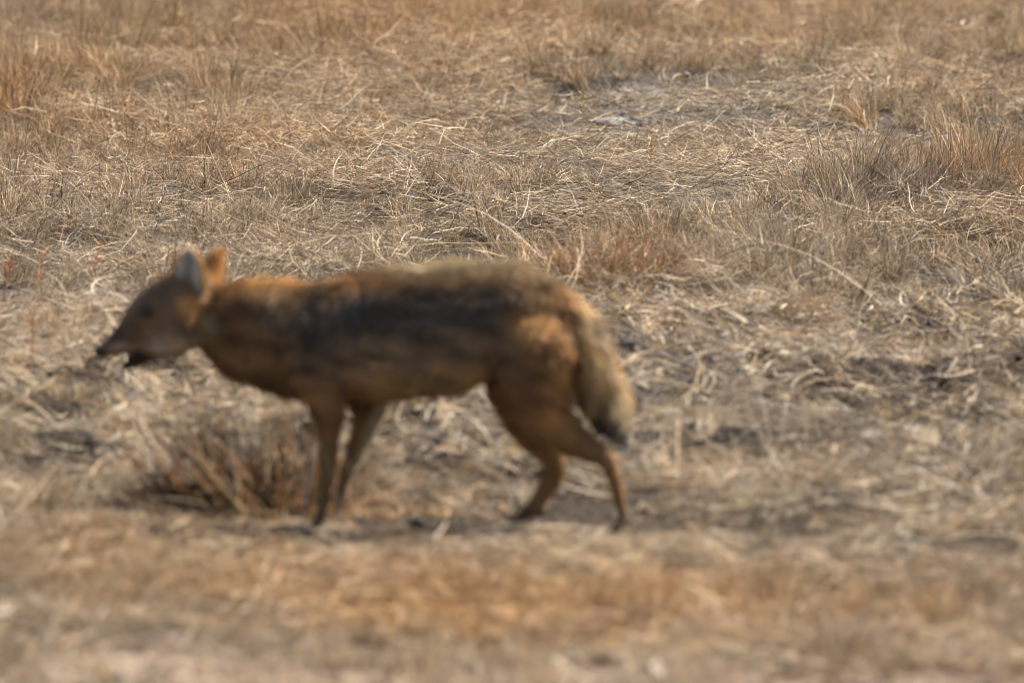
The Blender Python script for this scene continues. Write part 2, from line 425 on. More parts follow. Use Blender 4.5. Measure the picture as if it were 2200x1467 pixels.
grow('grass_mat', BANK_MAT, 5, 2300, lambda x, y, o, gr, h, td, rd: np.clip(field(x, y, .36, BARE) + 1.4 * (fbm(x, y, .4, 71) - .45), 0.04, 1) * (1 - .6 * rd) * (1 - .6 * np.clip(field(x, y, 0, PALE_SOIL), 0, 1)),
     1.0, 'matted pale dry straw lying flat over the whole field', 'grass', tilt=.045)
grow('grass_field', BANK_TUFT, 8, 18000, lambda x, y, o, gr, h, td, rd: td, .95,
     'fine dry tan grass tufts growing all over the field', 'grass', wind=.2)
grow('leaf_litter', BANK_CURL, 5, 4200, lambda x, y, o, gr, h, td, rd: np.clip(.03 + .9 * np.clip(field(x, y, 0, LITTER), 0, 1), 0, 1) * (1 - .8 * rd),
     1.0, 'curled pale dead grass leaves strewn among the grass', 'leaf litter', tilt=.2)
grow('straw_wisps', BANK_WISP, 6, 9000, lambda x, y, o, gr, h, td, rd: np.clip(.02 + .7 * (fbm(x, y, .15, 77) - .5) + .65 * np.clip(field(x, y, 0, LITTER), 0, 1), 0, 1) * (1 - .7 * rd) * (1 - .85 * np.clip(field(x, y, 0, PALE_SOIL), 0, 1)),
     1.0, 'combed wisps of pale straw lying on the dark soil and the grass', 'straw', tilt=.08)
grow('grass_stems', BANK_STEM, 5, 1300, lambda x, y, o, gr, h, td, rd: np.clip(td * 1.1 * smooth(.2, 2.5, y) + .6 * smooth(-.5, -.9, y), 0, 1), .9,
     'thin bent dry grass stems standing above the field', 'grass', wind=.3)

# loose soil clods and grit in the bare places
def clod_variant(seed, sub=2):
    import bmesh
    bm = bmesh.new(); bmesh.ops.create_icosphere(bm, subdivisions=sub, radius=1)
    r2 = np.random.default_rng(seed)
    for v_ in bm.verts:
        p_ = np.array(v_.co)
        v_.co = p_ * (1 + .55 * (float(noise(p_[0] + p_[2], p_[1] - p_[2], .6, seed)) - .5) + .25 * (r2.random() - .5)) * np.array([1, .85, .7])
    V_ = np.array([v_.co for v_ in bm.verts]); F_ = np.array([[v_.index for v_ in f_.verts] for f_ in bm.faces]); bm.free()
    o_ = mesh_obj('soil_clod_%02d' % seed, V_, F_, M_STRAWI, col=np.tile([1., 1., 1.], (len(V_), 1)), link=False, smooth_shade=False)
    BANK_CLOD.objects.link(o_)
BANK_CLOD = bpy.data.collections.new('soil_clod')
for sd_ in range(5): clod_variant(sd_)
cx_, cy_ = sample_points(26000)
bare = np.clip(-field(cx_, cy_, 0, BARE) * 1.3, 0, 1)
_, _, _, _, rd_ = shape_fields(cx_, cy_)
kp = rng.random(len(cx_)) < np.clip(.06 + .8 * bare + .55 * rd_, 0, 1)
cx_, cy_, rd_ = cx_[kp], cy_[kp], rd_[kp]; k_ = len(cx_)
cs = .0042 * rng.lognormal(0, .75, k_); cs = np.clip(cs, .002, .028) * (1 + 1.2 * rd_)
ct = np.array([.05, .037, .027]) * (1 - rd_[:, None]) + np.array([.24, .165, .13]) * rd_[:, None]
scatter('soil_clods', BANK_CLOD, np.stack([cx_, cy_, terrain(cx_, cy_) + cs * .3], 1), rng.integers(0, 5, k_), rng.uniform(0, 6.28, k_), rng.normal(0, .4, (k_, 2)),
        np.stack([cs] * 3, 1), ct * rng.uniform(.5, 1.5, (k_, 1)), 'small dark soil clods and grit between the grass', 'soil clods')

# ---------------------------------------------------------------- the jackal
JY = .08                                               # the animal's middle plane
K_PX = FPX / math.hypot(CAM_D + JY, CAM_H - .3)
ROW0 = 1130.0
def jx(px): return (np.asarray(px, float) - 1100) / K_PX
def jz(py): return (ROW0 - np.asarray(py, float)) / K_PX

def catmull(P, m):
    P = np.asarray(P, float); out = []
    for i in range(len(P) - 1):
        p0, p1, p2, p3 = P[max(i - 1, 0)], P[i], P[i + 1], P[min(i + 2, len(P) - 1)]
        for t in np.arange(m) / m:
            out.append(.5 * (2 * p1 + (p2 - p0) * t + (2 * p0 - 5 * p1 + 4 * p2 - p3) * t * t + (3 * p1 - p0 - 3 * p2 + p3) * t ** 3))
    out.append(P[-1]); return np.array(out)

FLOW = []                                              # centre-line points with coat direction and fur length
def loft(stations, shrink=0, fur=(.02, .02), nseg=22, m=5, flow_sign=1):
    """stations: px, py, radius px in the picture plane, half width m across, y offset m"""
    S = catmull(stations, m)
    S[:, 2] = np.maximum(S[:, 2] - shrink, 3)
    cx, cz, r, w, yo = jx(S[:, 0]), jz(S[:, 1]), S[:, 2] / K_PX, np.maximum(S[:, 3], .004), S[:, 4] + JY
    tan = np.gradient(np.stack([cx, yo, cz], 1), axis=0); tan /= np.linalg.norm(tan, axis=1)[:, None]
    a = np.linspace(0, 2 * math.pi, nseg, endpoint=False)
    V = []
    for i in range(len(S)):
        nrm = np.array([-tan[i, 2], 0, tan[i, 0]]); nrm /= np.linalg.norm(nrm) + 1e-9
        c = np.array([cx[i], yo[i], cz[i]])
        V.append(c + np.outer(np.cos(a) * r[i], nrm) + np.outer(np.sin(a) * w[i], [0, 1, 0]))
    V = np.array(V); n = len(S)
    idx = np.arange(n * nseg).reshape(n, nseg)
    nxt = np.roll(idx, -1, 1)
    F = [list(f) for f in np.stack([idx[:-1], nxt[:-1], nxt[1:], idx[1:]], -1).reshape(-1, 4)]
    F.append(list(idx[0][::-1])); F.append(list(idx[-1]))
    f = np.linspace(fur[0], fur[1], n)
    for i in range(n):
        FLOW.append((cx[i], yo[i], cz[i], *(tan[i] * flow_sign), f[i]))
    return V.reshape(-1, 3), F

parts = []
# trunk and neck (from the neck to the rump)
parts.append(loft([(405, 668, 66, .040, .022), (448, 684, 82, .041, .018), (505, 702, 106, .058, .008), (580, 719, 124, .068, 0), (660, 732, 135, .08, 0), (740, 727, 143, .087, 0),
                   (840, 716, 151, .09, 0), (930, 706, 151, .088, 0), (1010, 695, 141, .08, 0), (1070, 687, 128, .070, 0),
                   (1130, 688, 120, .062, 0), (1185, 690, 100, .054, 0), (1222, 690, 64, .045, 0)], 11, (.024, .018)))
# skull and upper muzzle
parts.append(loft([(211, 763, 12, .011, .052), (220, 759, 19, .0155, .051), (239, 748, 26, .020, .048), (264, 732, 33, .024, .044), (291, 709, 45, .031, .039), (324, 685, 62, .043, .034),
                   (368, 674, 84, .062, .022), (400, 668, 84, .066, .021), (436, 682, 66, .034, .018)], 3, (.003, .014)))
# lower jaw
parts.append(loft([(257, 798, 7, .009, .048), (268, 792, 12, .014, .046), (294, 776, 16, .019, .042), (325, 752, 24, .028, .036), (362, 736, 34, .040, .03), (400, 715, 40, .045, .026)], 1, (.004, .012)))
# fore legs
parts.append(loft([(655, 665, 30, .014, -.055), (665, 720, 60, .026, -.064), (683, 790, 58, .030, -.064), (700, 858, 43, .027, -.058), (706, 915, 31, .022, -.05), (704, 975, 22, .0165, -.05), (699, 1035, 17, .0135, -.05),
                   (692, 1085, 14.5, .012, -.05), (686, 1110, 15, .015, -.05), (676, 1122, 14, .018, -.05), (660, 1126, 9, .017, -.05)], 3, (.016, .004)))
parts.append(loft([(730, 750, 60, .026, .058), (768, 815, 56, .028, .058), (790, 868, 46, .025, .05), (786, 915, 34, .022, .05), (768, 965, 25, .0165, .05), (750, 1008, 19, .0145, .05),
                   (740, 1038, 16, .0125, .05), (737, 1062, 15, .014, .05), (729, 1082, 14, .018, .05), (716, 1094, 9, .016, .05)], 3, (.016, .004)))
# hind legs
parts.append(loft([(1150, 668, 40, .022, -.040), (1150, 712, 76, .038, -.052), (1150, 775, 84, .042, -.056), (1155, 835, 76, .036, -.054), (1178, 888, 60, .029, -.05), (1218, 930, 42, .023, -.05),
                   (1268, 960, 29, .018, -.05), (1304, 982, 24, .0155, -.05), (1317, 1012, 20, .014, -.05), (1328, 1055, 17, .0125, -.05), (1338, 1098, 13, .0115, -.05), (1336, 1118, 13, .014, -.05), (1326, 1126, 12, .018, -.05), (1308, 1129, 8, .016, -.05)], 3, (.016, .004)))
parts.append(loft([(1090, 690, 58, .026, .036), (1095, 770, 66, .033, .044), (1105, 845, 58, .032, .05), (1128, 905, 48, .028, .05), (1160, 950, 41, .023, .05), (1186, 985, 32, .018, .05),
                   (1192, 1012, 29, .0155, .05), (1176, 1050, 24, .0135, .05), (1151, 1089, 19, .0125, .05), (1133, 1108, 17, .014, .05), (1117, 1116, 14, .018, .05), (1092, 1121, 9, .017, .05)], 3, (.016, .004)))
# tail
parts.append(loft([(1150, 600, 30, .03, 0), (1190, 622, 36, .032, 0), (1228, 665, 40, .034, -.005), (1258, 725, 47, .038, -.01), (1278, 790, 55, .044, -.012), (1293, 850, 58, .046, -.012), (1308, 893, 44, .038, -.012), (1326, 922, 22, .02, -.012), (1331, 945, 7, .008, -.012)],
                  19, (.022, .034)))
allV, allF, off = [], [], 0
for V, F in parts:
    allV.append(V); allF += [[i + off for i in f] for f in F]; off += len(V)
raw = mesh_obj('jackal_raw', np.concatenate(allV), allF)
rm = raw.modifiers.new('r', 'REMESH'); rm.mode = 'VOXEL'; rm.voxel_size = .0058
sm = raw.modifiers.new('s', 'SMOOTH'); sm.factor = .5; sm.iterations = 5
dg = bpy.context.evaluated_depsgraph_get()
bm_ = bpy.data.meshes.new_from_object(raw.evaluated_get(dg))
bv = np.zeros(len(bm_.vertices) * 3, np.float32); bm_.vertices.foreach_get('co', bv); bv = bv.reshape(-1, 3).astype(float)
bn = np.zeros(len(bm_.vertices) * 3, np.float32); bm_.vertices.foreach_get('normal', bn); bn = bn.reshape(-1, 3).astype(float)
bf = [list(p.vertices) for p in bm_.polygons]
bpy.data.objects.remove(raw)

# ears: cupped petals, joined to the same skin
EARS = []
def ear(base, tip, face, half, cup):
    base, tip, face = [np.array(v, float) for v in (base, tip, face)]
    up = tip - base; H = np.linalg.norm(up); up /= H
    face = face - up * face.dot(up); face /= np.linalg.norm(face)
    side = np.cross(up, face)
    nu, nv = 13, 15
    V = []
    for layer, thick in ((0, 0.0), (1, .0065)):
        for j in range(nv):
            v = j / (nv - 1)
            prof = half * (math.sin(math.pi * (.30 + .70 * v)) ** .5 if v < 1 else .03)
            prof = max(prof, half * .05)
            for i in range(nu):
                u = -1 + 2 * i / (nu - 1)
                depth = cup * (1 - u * u) * (1 - .75 * v) + .010 * (v - .3) ** 2
                V.append(base + up * H * v + side * prof * u - face * (depth + thick * (1 - u * u) ** .5))
    def id_(l, j, i): return l * nu * nv + j * nu + i
    F = []
    for j in range(nv - 1):
        for i in range(nu - 1):
            F.append([id_(0, j, i), id_(0, j, i + 1), id_(0, j + 1, i + 1), id_(0, j + 1, i)])
            F.append([id_(1, j, i), id_(1, j + 1, i), id_(1, j + 1, i + 1), id_(1, j, i + 1)])
    for j in range(nv - 1):
        for i in (0, nu - 1):
            F.append([id_(0, j, i), id_(0, j + 1, i), id_(1, j + 1, i), id_(1, j, i)])
    V = np.array(V)
    EARS.append((V[:nu * nv], np.tile(-face, (nu * nv, 1)), V[nu * nv:], up))
    return V, F, nu * nv
e1 = ear((jx(401), JY - .016, jz(634)), (jx(407), JY - .016, jz(533)), (-.40, -.80, .45), .034, .003)
e2 = ear((jx(444), JY + .062, jz(615)), (jx(462), JY + .075, jz(541)), (-.75, .55, .05), .024, .014)
nb = len(bv)
EAR_IN = np.zeros(nb + len(e1[0]) + len(e2[0]))
EAR_ANY = np.zeros_like(EAR_IN)
o1 = nb; o2 = nb + len(e1[0])
EAR_IN[o1:o1 + e1[2]] = 1; EAR_IN[o2:o2 + e2[2]] = 1; EAR_ANY[nb:] = 1
bf += [[i + o1 for i in f] for f in e1[1]] + [[i + o2 for i in f] for f in e2[1]]
BV = np.concatenate([bv, e1[0], e2[0]])

def coat(P, ear_in=None, ear_any=None, jit=None):
    """coat colour by place on the body, with some shade and sun painted in"""
    px = P[:, 0] * K_PX + 1100; py = ROW0 - P[:, 2] * K_PX
    w1 = 18 * (fbm(P[:, 0] + P[:, 1] * 1.7, P[:, 2] + P[:, 1] * .7, .05, 81) - .5) * 2
    qx, qy = px + w1, py + w1 * .8
    c = np.tile(np.array([.35, .18, .072]), (len(P), 1))            # tawny
    def lay(cx, cy, rx, ry, col, a=1.0, pw=1.0, ang=0.0):
        nonlocal c
        dx, dy = qx - cx, qy - cy
        ca, sa = math.cos(ang), math.sin(ang)
        d = ((dx * ca + dy * sa) / rx) ** 2 + ((-dx * sa + dy * ca) / ry) ** 2
        w = (a * np.exp(-d ** pw))[:, None]
        c = c * (1 - w) + np.array(col) * w
    # trunk; flank, saddle and chest darkened for the shade on them
    lay(900, 745, 300, 75, (.27, .195, .13), .85, 2)                  # brown-grey lower flank
    lay(870, 662, 250, 54, (.078, .072, .067), .93, 2, -.06)         # black saddle
    lay(662, 690, 26, 95, (.05, .045, .042), .7, 2, .18)            # dark edge behind the shoulder
    lay(1060, 650, 70, 60, (.07, .06, .05), .8, 1.5)
    lay(940, 565, 330, 26, (.46, .36, .21), .9, 2, -.02)           # grizzled spine
    lay(1170, 590, 70, 28, (.46, .32, .18), .8, 1.5, .3)
    lay(570, 665, 85, 45, (.25, .18, .105), .75, 1.5)                  # grizzled neck side
    lay(520, 600, 110, 28, (.66, .37, .14), .95, 1.5, .1)             # orange nape, colour raised for the sun on it
    lay(550, 790, 120, 60, (.38, .21, .10), .85, 1.5)
    lay(930, 820, 130, 45, (.62, .40, .19), .9, 1.5)                 # belly side
    lay(760, 850, 70, 30, (.40, .19, .085), .7, 1.5)
    # thigh, its sunlit top and rear painted brighter orange
    lay(1165, 700, 65, 80, (.58, .29, .095), .9, 1.5)
    lay(1200, 830, 45, 150, (.60, .30, .10), .85, 1.5)
    lay(1115, 850, 55, 80, (.22, .115, .05), .7, 1.5)
    strk = fbm(P[:, 0] * .22 + P[:, 1] * .3, P[:, 2] + P[:, 0] * .12 + P[:, 1] * .6, .014, 95)
    clump = fbm(P[:, 0] + P[:, 1], P[:, 2] * 1.2 - P[:, 1], .035, 97)
    c = c * np.clip(-.2 + 2.4 * (.7 * strk + .3 * clump), .35, 2.0)[:, None]
    # legs, darkened in colour for the shade on them
    low = np.clip((py - 860) / 90, 0, 1)[:, None]
    c = c * (1 - low) + np.array([.33, .175, .066]) * low
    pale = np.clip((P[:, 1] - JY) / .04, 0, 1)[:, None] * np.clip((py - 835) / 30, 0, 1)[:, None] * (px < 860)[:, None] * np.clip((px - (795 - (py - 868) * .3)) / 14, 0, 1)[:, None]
    c = c * (1 - .85 * pale) + np.array([.78, .64, .44]) * .85 * pale  # cream back edge of far fore leg: sunlit rim painted into the coat
    feet = (np.clip((py - 1075) / 45, 0, 1))[:, None]
    c = c * (1 - .75 * feet) + np.array([.045, .033, .028]) * .75 * feet
    # tail
    tl = ((px > 1228) & (py < 965) & (py > 600) & ((px - 1228) * 1.0 > (py - 640) * .02) & ~((py > 890) & (px < 1262 + (py - 890) * .9)))
    c2 = np.tile(np.array([.52, .33, .15]), (len(P), 1))
    st = fbm(P[:, 0] * 1.0, P[:, 2] * .35, .02, 91)[:, None]
    c2 = c2 * np.clip(-.1 + 2.2 * st, .15, 1.6)
    def lay2(cx, cy, rx, ry, col, a):
        nonlocal c2
        w = (a * np.exp(-(((qx - cx) / rx) ** 2 + ((qy - cy) / ry) ** 2) ** 1.5))[:, None]
        c2 = c2 * (1 - w) + np.array(col) * w
    lay2(1275, 690, 14, 40, (.06, .055, .06), .8)
    lay2(1246, 850, 16, 70, (.06, .05, .045), .8)
    lay2(1325, 760, 14, 40, (.07, .055, .05), .7)
    lay2(1320, 860, 24, 34, (.52, .40, .25), .8)
    tipw = np.clip((qy - 858) / 45, 0, 1)[:, None]
    c2 = c2 * (1 - tipw) + np.array([.055, .05, .055]) * tipw
    c = np.where(tl[:, None], c2, c)
    # head
    hd = np.clip((438 - px) / 25, 0, 1)[:, None]
    ch = np.tile(np.array([.34, .205, .115]), (len(P), 1))
    def lay3(cx, cy, rx, ry, col, a, pw=1.5):
        nonlocal ch
        w = (a * np.exp(-(((px - cx) / rx) ** 2 + ((py - cy) / ry) ** 2) ** pw))[:, None]
        ch = ch * (1 - w) + np.array(col) * w
    lay3(335, 630, 45, 40, (.24, .16, .10), .8)
    lay3(308, 670, 20, 13, (.05, .03, .022), .9)
    lay3(285, 695, 22, 16, (.17, .10, .065), .7)
    lay3(372, 738, 60, 34, (.66, .51, .38), .95)                      # pale cheek and throat
    lay3(405, 655, 26, 30, (.72, .37, .12), .95)                      # sunlit ruff below the ear, painted in as orange
    lay3(395, 700, 30, 26, (.20, .15, .11), .7)
    lay3(252, 730, 40, 32, (.085, .055, .04), .85)
    lay3(262, 748, 28, 11, (.48, .40, .33), .75)                      # lip
    lay3(292, 771, 42, 18, (.02, .014, .012), .97, 2)               # dark open mouth
    lay3(268, 790, 30, 15, (.025, .018, .015), .95, 2)
    lay3(213, 762, 15, 16, (.012, .012, .014), 1, 2)                 # nose
    c = c * (1 - hd) + ch * hd
    sp = np.exp(-(((px - 445) / 26) ** 2 + ((py - 692) / 18) ** 2))[:, None] * .8
    c = c * (1 - sp) + np.array([.48, .38, .22]) * sp
    if ear_any is not None:
        ob = np.array([.62, .35, .14]); ci = np.array([.42, .40, .36])
        e = ob * (1 - ear_in[:, None]) + ci * ear_in[:, None]
        rim = np.zeros(len(P))
        c = c * (1 - ear_any[:, None]) + e * ear_any[:, None]
    return c

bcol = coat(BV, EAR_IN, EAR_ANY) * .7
jackal = bpy.data.objects.new('jackal', None); jackal.empty_display_size = .2
jackal.location = (0, JY, 0); C.objects.link(jackal)
tag(jackal, 'golden jackal with black saddle walking left through dry grass, mouth open', 'jackal')
off_ = np.array([0, JY, 0])
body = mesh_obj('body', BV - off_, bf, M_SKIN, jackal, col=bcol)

body.data.materials.append(M_EAR)
for p_ in body.data.polygons:
    if p_.vertices[0] >= nb: p_.material_index = 1
# fur strands over the skin
FL = np.array(FLOW)
bm_.calc_loop_triangles()
tri = np.zeros(len(bm_.loop_triangles) * 3, np.int32); bm_.loop_triangles.foreach_get('vertices', tri); tri = tri.reshape(-1, 3)
A, B_, C_ = bv[tri[:, 0]], bv[tri[:, 1]], bv[tri[:, 2]]
area = .5 * np.linalg.norm(np.cross(B_ - A, C_ - A), axis=1)
NF = 110000
ti = rng.choice(len(tri), NF, p=area / area.sum())
u, v = rng.random(NF), rng.random(NF); f_ = u + v > 1; u[f_], v[f_] = 1 - u[f_], 1 - v[f_]
P = A[ti] + (B_ - A)[ti] * u[:, None] + (C_ - A)[ti] * v[:, None]
Nn = bn[tri[ti, 0]]
near = np.zeros(NF, int)
for s in range(0, NF, 10000):
    d = ((P[s:s + 10000, None, :] - FL[None, :, :3]) ** 2).sum(-1); near[s:s + 10000] = d.argmin(1)
T = FL[near, 3:6]; FLn = FL[near, 6]
T = T + np.array([0, 0, -.25]); T = T - Nn * (T * Nn).sum(1)[:, None]
T /= np.linalg.norm(T, axis=1)[:, None] + 1e-9
cl = fbm(P[:, 0] + 1.3 * P[:, 1], P[:, 2] - .9 * P[:, 1], .03, 101); cl2 = fbm(P[:, 0] - 1.1 * P[:, 1], P[:, 2] + P[:, 1], .04, 103)
T = T + rng.normal(0, .2, (NF, 3)) + np.stack([cl - .5, (cl2 - .5) * .6, cl2 - cl], 1) * 1.6
d0 = T * .85 + Nn * .5; d0 /= np.linalg.norm(d0, axis=1)[:, None]
d1 = T * 1.0 + Nn * .1; d1 /= np.linalg.norm(d1, axis=1)[:, None]
L = FLn * rng.uniform(.6, 1.35, NF) * np.clip(.2 + 1.9 * cl, .45, 1.6)
side = np.cross(d0, Nn) + rng.normal(0, .4, (NF, 3)); side /= np.linalg.norm(side, axis=1)[:, None]
w = (.0011 + .025 * FLn)[:, None] * rng.uniform(.6, 1.2, (NF, 1)) * .5
P0 = P - Nn * .001
P1 = P0 + d0 * (L * .5)[:, None]; P2 = P1 + d1 * (L * .5)[:, None]
FV = np.stack([P0 - side * w, P0 + side * w, P1 - side * w * .75, P1 + side * w * .75, P2], 1)
ix = np.arange(NF * 5).reshape(NF, 5)
FT = np.concatenate([ix[:, [0, 1, 3]], ix[:, [0, 3, 2]], ix[:, [2, 3, 4]]])
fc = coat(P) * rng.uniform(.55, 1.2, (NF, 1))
griz = (rng.random(NF) < .16)[:, None] & ((P[:, 2] > jz(720)) & (P[:, 0] > jx(560)))[:, None]
fc = np.where(griz, fc * .4 + np.array([.36, .29, .19]) * .55, fc)
FC = np.repeat(np.clip(fc, .004, .8)[:, None, :], 5, 1)
FC[:, 2:4] *= .95; FC[:, 4] *= 1.15
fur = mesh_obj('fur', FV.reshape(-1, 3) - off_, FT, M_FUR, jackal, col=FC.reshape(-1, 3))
fur['kind'] = 'stuff'

# ear fur: short strands on both faces and a soft rim
eP, eN, eT, eC = [], [], [], []
for fr, nb_, bk, up in EARS:
    n = 1500
    for surf, sgn, colr in ((fr, -1, (.85, .80, .70)), (bk, 1, (.62, .35, .14))):
        g2 = surf.reshape(15, 13, 3)
        jj = rng.uniform(0, 13.99, n); ii = rng.uniform(0, 11.99, n)
        j0, i0 = jj.astype(int), ii.astype(int); fj, fi = (jj - j0)[:, None], (ii - i0)[:, None]
        q = (g2[j0, i0] * (1 - fi) + g2[j0, i0 + 1] * fi) * (1 - fj) + (g2[j0 + 1, i0] * (1 - fi) + g2[j0 + 1, i0 + 1] * fi) * fj
        edge = np.abs(ii / 6 - 1)
        cc = np.tile(np.array(colr), (n, 1)); cc[edge > .78] = (.52, .30, .12)
        if sgn == -1:
            dk = (edge < .3) & (jj > 4); cc[dk] = (.45, .43, .40)
        eP.append(q); eN.append(nb_[:1].repeat(n, 0) * sgn); eT.append(np.tile(up, (n, 1))); eC.append(cc * rng.uniform(.7, 1.3, (n, 1)))
eP, eN, eT, eC = [np.concatenate(v) for v in (eP, eN, eT, eC)]
n = len(eP)
dd = eT + eN * .45 + rng.normal(0, .3, (n, 3)); dd /= np.linalg.norm(dd, axis=1)[:, None]
sd = np.cross(dd, eN) + rng.normal(0, .3, (n, 3)); sd /= np.linalg.norm(sd, axis=1)[:, None]
L = rng.uniform(.005, .011, n)[:, None]
EV = np.stack([eP - sd * .0008, eP + sd * .0008, eP + dd * L], 1)
ear_fur = mesh_obj('ear_fur', EV.reshape(-1, 3) - off_, np.arange(n * 3).reshape(n, 3), M_EAR, jackal, col=np.repeat(eC, 3, 0))
ear_fur['kind'] = 'stuff'

# eye, nose leather, tongue
def ball(name, c, r, mat, parent):
    nu, nv = 14, 9; V = []; F = []
    for j in range(nv):
        t = math.pi * (j + .0) / (nv - 1)
        for i in range(nu):
            a = 2 * math.pi * i / nu
            V.append((c[0] + r[0] * math.sin(t) * math.cos(a), c[1] + r[1] * math.sin(t) * math.sin(a), c[2] + r[2] * math.cos(t)))
    for j in range(nv - 1):
        for i in range(nu):
            F.append([j * nu + i, j * nu + (i + 1) % nu, (j + 1) * nu + (i + 1) % nu, (j + 1) * nu + i])
    return mesh_obj(name, V, F, mat, parent)
M_EYE = plain('eye_amber', (.03, .015, .006), .12)
M_NOSE = plain('nose_leather', (.012, .012, .013), .38, noise_scale=400)
M_TONGUE = plain('tongue_flesh', (.16, .05, .045), .45, noise_scale=200)
ball('eye', (jx(313), -.009, jz(668)), (.009, .008, .007), M_EYE, jackal)
ball('eye', (jx(321), .074, jz(668)), (.007, .006, .006), M_EYE, jackal)
ball('nose', (jx(213), .052, jz(759)), (.012, .012, .012), M_NOSE, jackal)
ball('tongue', (jx(292), .042, jz(762)), (.026, .011, .006), M_TONGUE, jackal)

# ---------------------------------------------------------------- single tufts, stalks, stones
def at(px, py):
    x, y = g(px, py)
    return np.array([x, y, float(terrain(x, y))])

def tuft(px, py, n, h, spread, lean, pal, width, lean_dir, dirw, label, tint=(1, 1, 1), name='grass_tuft', cat='grass tuft', K=5, bendm=.5):
    base = at(px, py)
    r = spread * np.sqrt(rng.random(n)); a = rng.uniform(0, 2 * math.pi, n)
    root = np.stack([r * np.cos(a), r * np.sin(a), np.zeros(n)], 1)
    root[:, 2] = terrain(base[0] + root[:, 0], base[1] + root[:, 1]) - base[2] - .008
    phi = np.where(rng.random(n) < dirw, lean_dir + rng.normal(0, .8, n), a + rng.normal(0, .9, n))
    th = np.abs(rng.normal(lean, lean * .5, n)); bend = rng.normal(bendm, .5, n)
    L = h * rng.uniform(.4, 1.12, n)
    V, Q, b = ribbons(root, phi, th, L, bend, width * rng.uniform(.6, 1.3, n), K=K, twist=rng.normal(0, .8, n), wig=rng.normal(0, .16, n))
    o = mesh_obj(name, V, Q, M_STRAW, col=(pick(n, pal) * np.array(tint))[b])
    o.location = base
    return tag(o, label, cat)

tuft(1865, 290, 46, .20, .03, .55, {'straw': 4, 'pale': 2, 'tan': 3, 'rust': 1}, .0034, math.pi, .9, 'golden grass tuft arching over to the left above the pale soil', bendm=1.3, K=8)
tuft(2130, 475, 700, .15, .12, .75, {'rust': 6, 'tan': 2, 'brown': 1}, .0015, .2, .7, 'rust orange grass tuft at the right edge of the field')
tuft(1985, 490, 1300, .17, .18, .75, {'ash': 4, 'grey': 4, 'tan': 1.5, 'brown': 2, 'dark': 2.5}, .0013, .25, .75, 'dense grey brown grass mound beside the rust orange tuft')
tuft(1650, 610, 1100, .14, .2, .75, {'ash': 3, 'grey': 4, 'tan': 2, 'pale': 1, 'brown': 1}, .0013, .3, .7, 'broad grey tan grass clump right of the rusty tuft behind the jackal')
tuft(1295, 655, 1100, .15, .15, .75, {'rust': 6, 'tan': 3, 'brown': 3, 'dark': 2}, .0014, .3, .4, 'rusty brown grass tuft just behind the rump of the jackal')
tuft(2150, 640, 700, .14, .13, .9, {'grey': 4, 'ash': 3, 'brown': 3, 'dark': 5}, .0015, 2.6, .4, 'grey grass tuft arching over a dark hollow by the right edge')  # more near-black blades here for the shade in the hollow
tuft(2110, 985, 260, .12, .07, .35, {'grey': 4, 'pale': 2, 'ash': 2, 'tan': 1}, .0021, .2, .3, 'upright grey grass tuft with a shaded foot low on the right')
tuft(215, 1185, 140, .10, .05, .35, {'rust': 5, 'tan': 4}, .0022, 1.5, .3, 'blurred orange grass tuft in the left foreground')
tuft(1180, 1345, 200, .09, .13, .45, {'rust': 4, 'tan': 4, 'straw': 2}, .0022, 0, .3, 'blurred orange grass tuft in the foreground below the hind paws')
tuft(18, 265, 120, .19, .05, .25, {'rust': 5, 'tan': 4}, .0022, 1.2, .3, 'tall orange grass tuft at the left edge near the top')
tuft(850, 90, 130, .18, .07, .4, {'rust': 5, 'tan': 4, 'straw': 2}, .0024, .3, .6, 'tall blurred orange grass tuft at the top left of centre')
tuft(1300, 385, 300, .085, .10, .6, {'ash': 4, 'brown': 3, 'grey': 2}, .0014, 3.0, .5, 'low dark brown grass tuft below the pale bare soil')
tuft(430, 455, 420, .07, .12, .7, {'ash': 3, 'brown': 2, 'grey': 4, 'tan': 2}, .0013, .2, .4, 'low grey brown grass tuft above the ears of the jackal')
tuft(1740, 395, 220, .09, .08, .7, {'ash': 3, 'brown': 3, 'grey': 3}, .0015, 2.8, .5, 'small dark grass tuft above the flat pale slab')
# the dark bush of old straw by the fore legs
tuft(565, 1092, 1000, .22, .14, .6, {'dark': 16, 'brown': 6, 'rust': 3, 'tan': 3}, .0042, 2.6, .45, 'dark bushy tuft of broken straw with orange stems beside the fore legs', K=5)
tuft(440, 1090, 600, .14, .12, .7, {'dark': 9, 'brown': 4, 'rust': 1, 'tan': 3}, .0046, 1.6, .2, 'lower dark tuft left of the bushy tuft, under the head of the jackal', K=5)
tuft(600, 1104, 75, .19, .12, .75, {'straw': 3, 'tan': 4, 'pale': 1, 'rust': 2}, .0055, 0, .3, 'thick bent yellow straws sprouting from the dark bushy tuft', name='straw_clump', cat='straw clump')
tuft(840, 1105, 120, .06, .07, .6, {'rust': 2, 'tan': 4, 'straw': 3}, .0028, 0, .3, 'short tan grass tuft just behind the fore paws of the jackal')

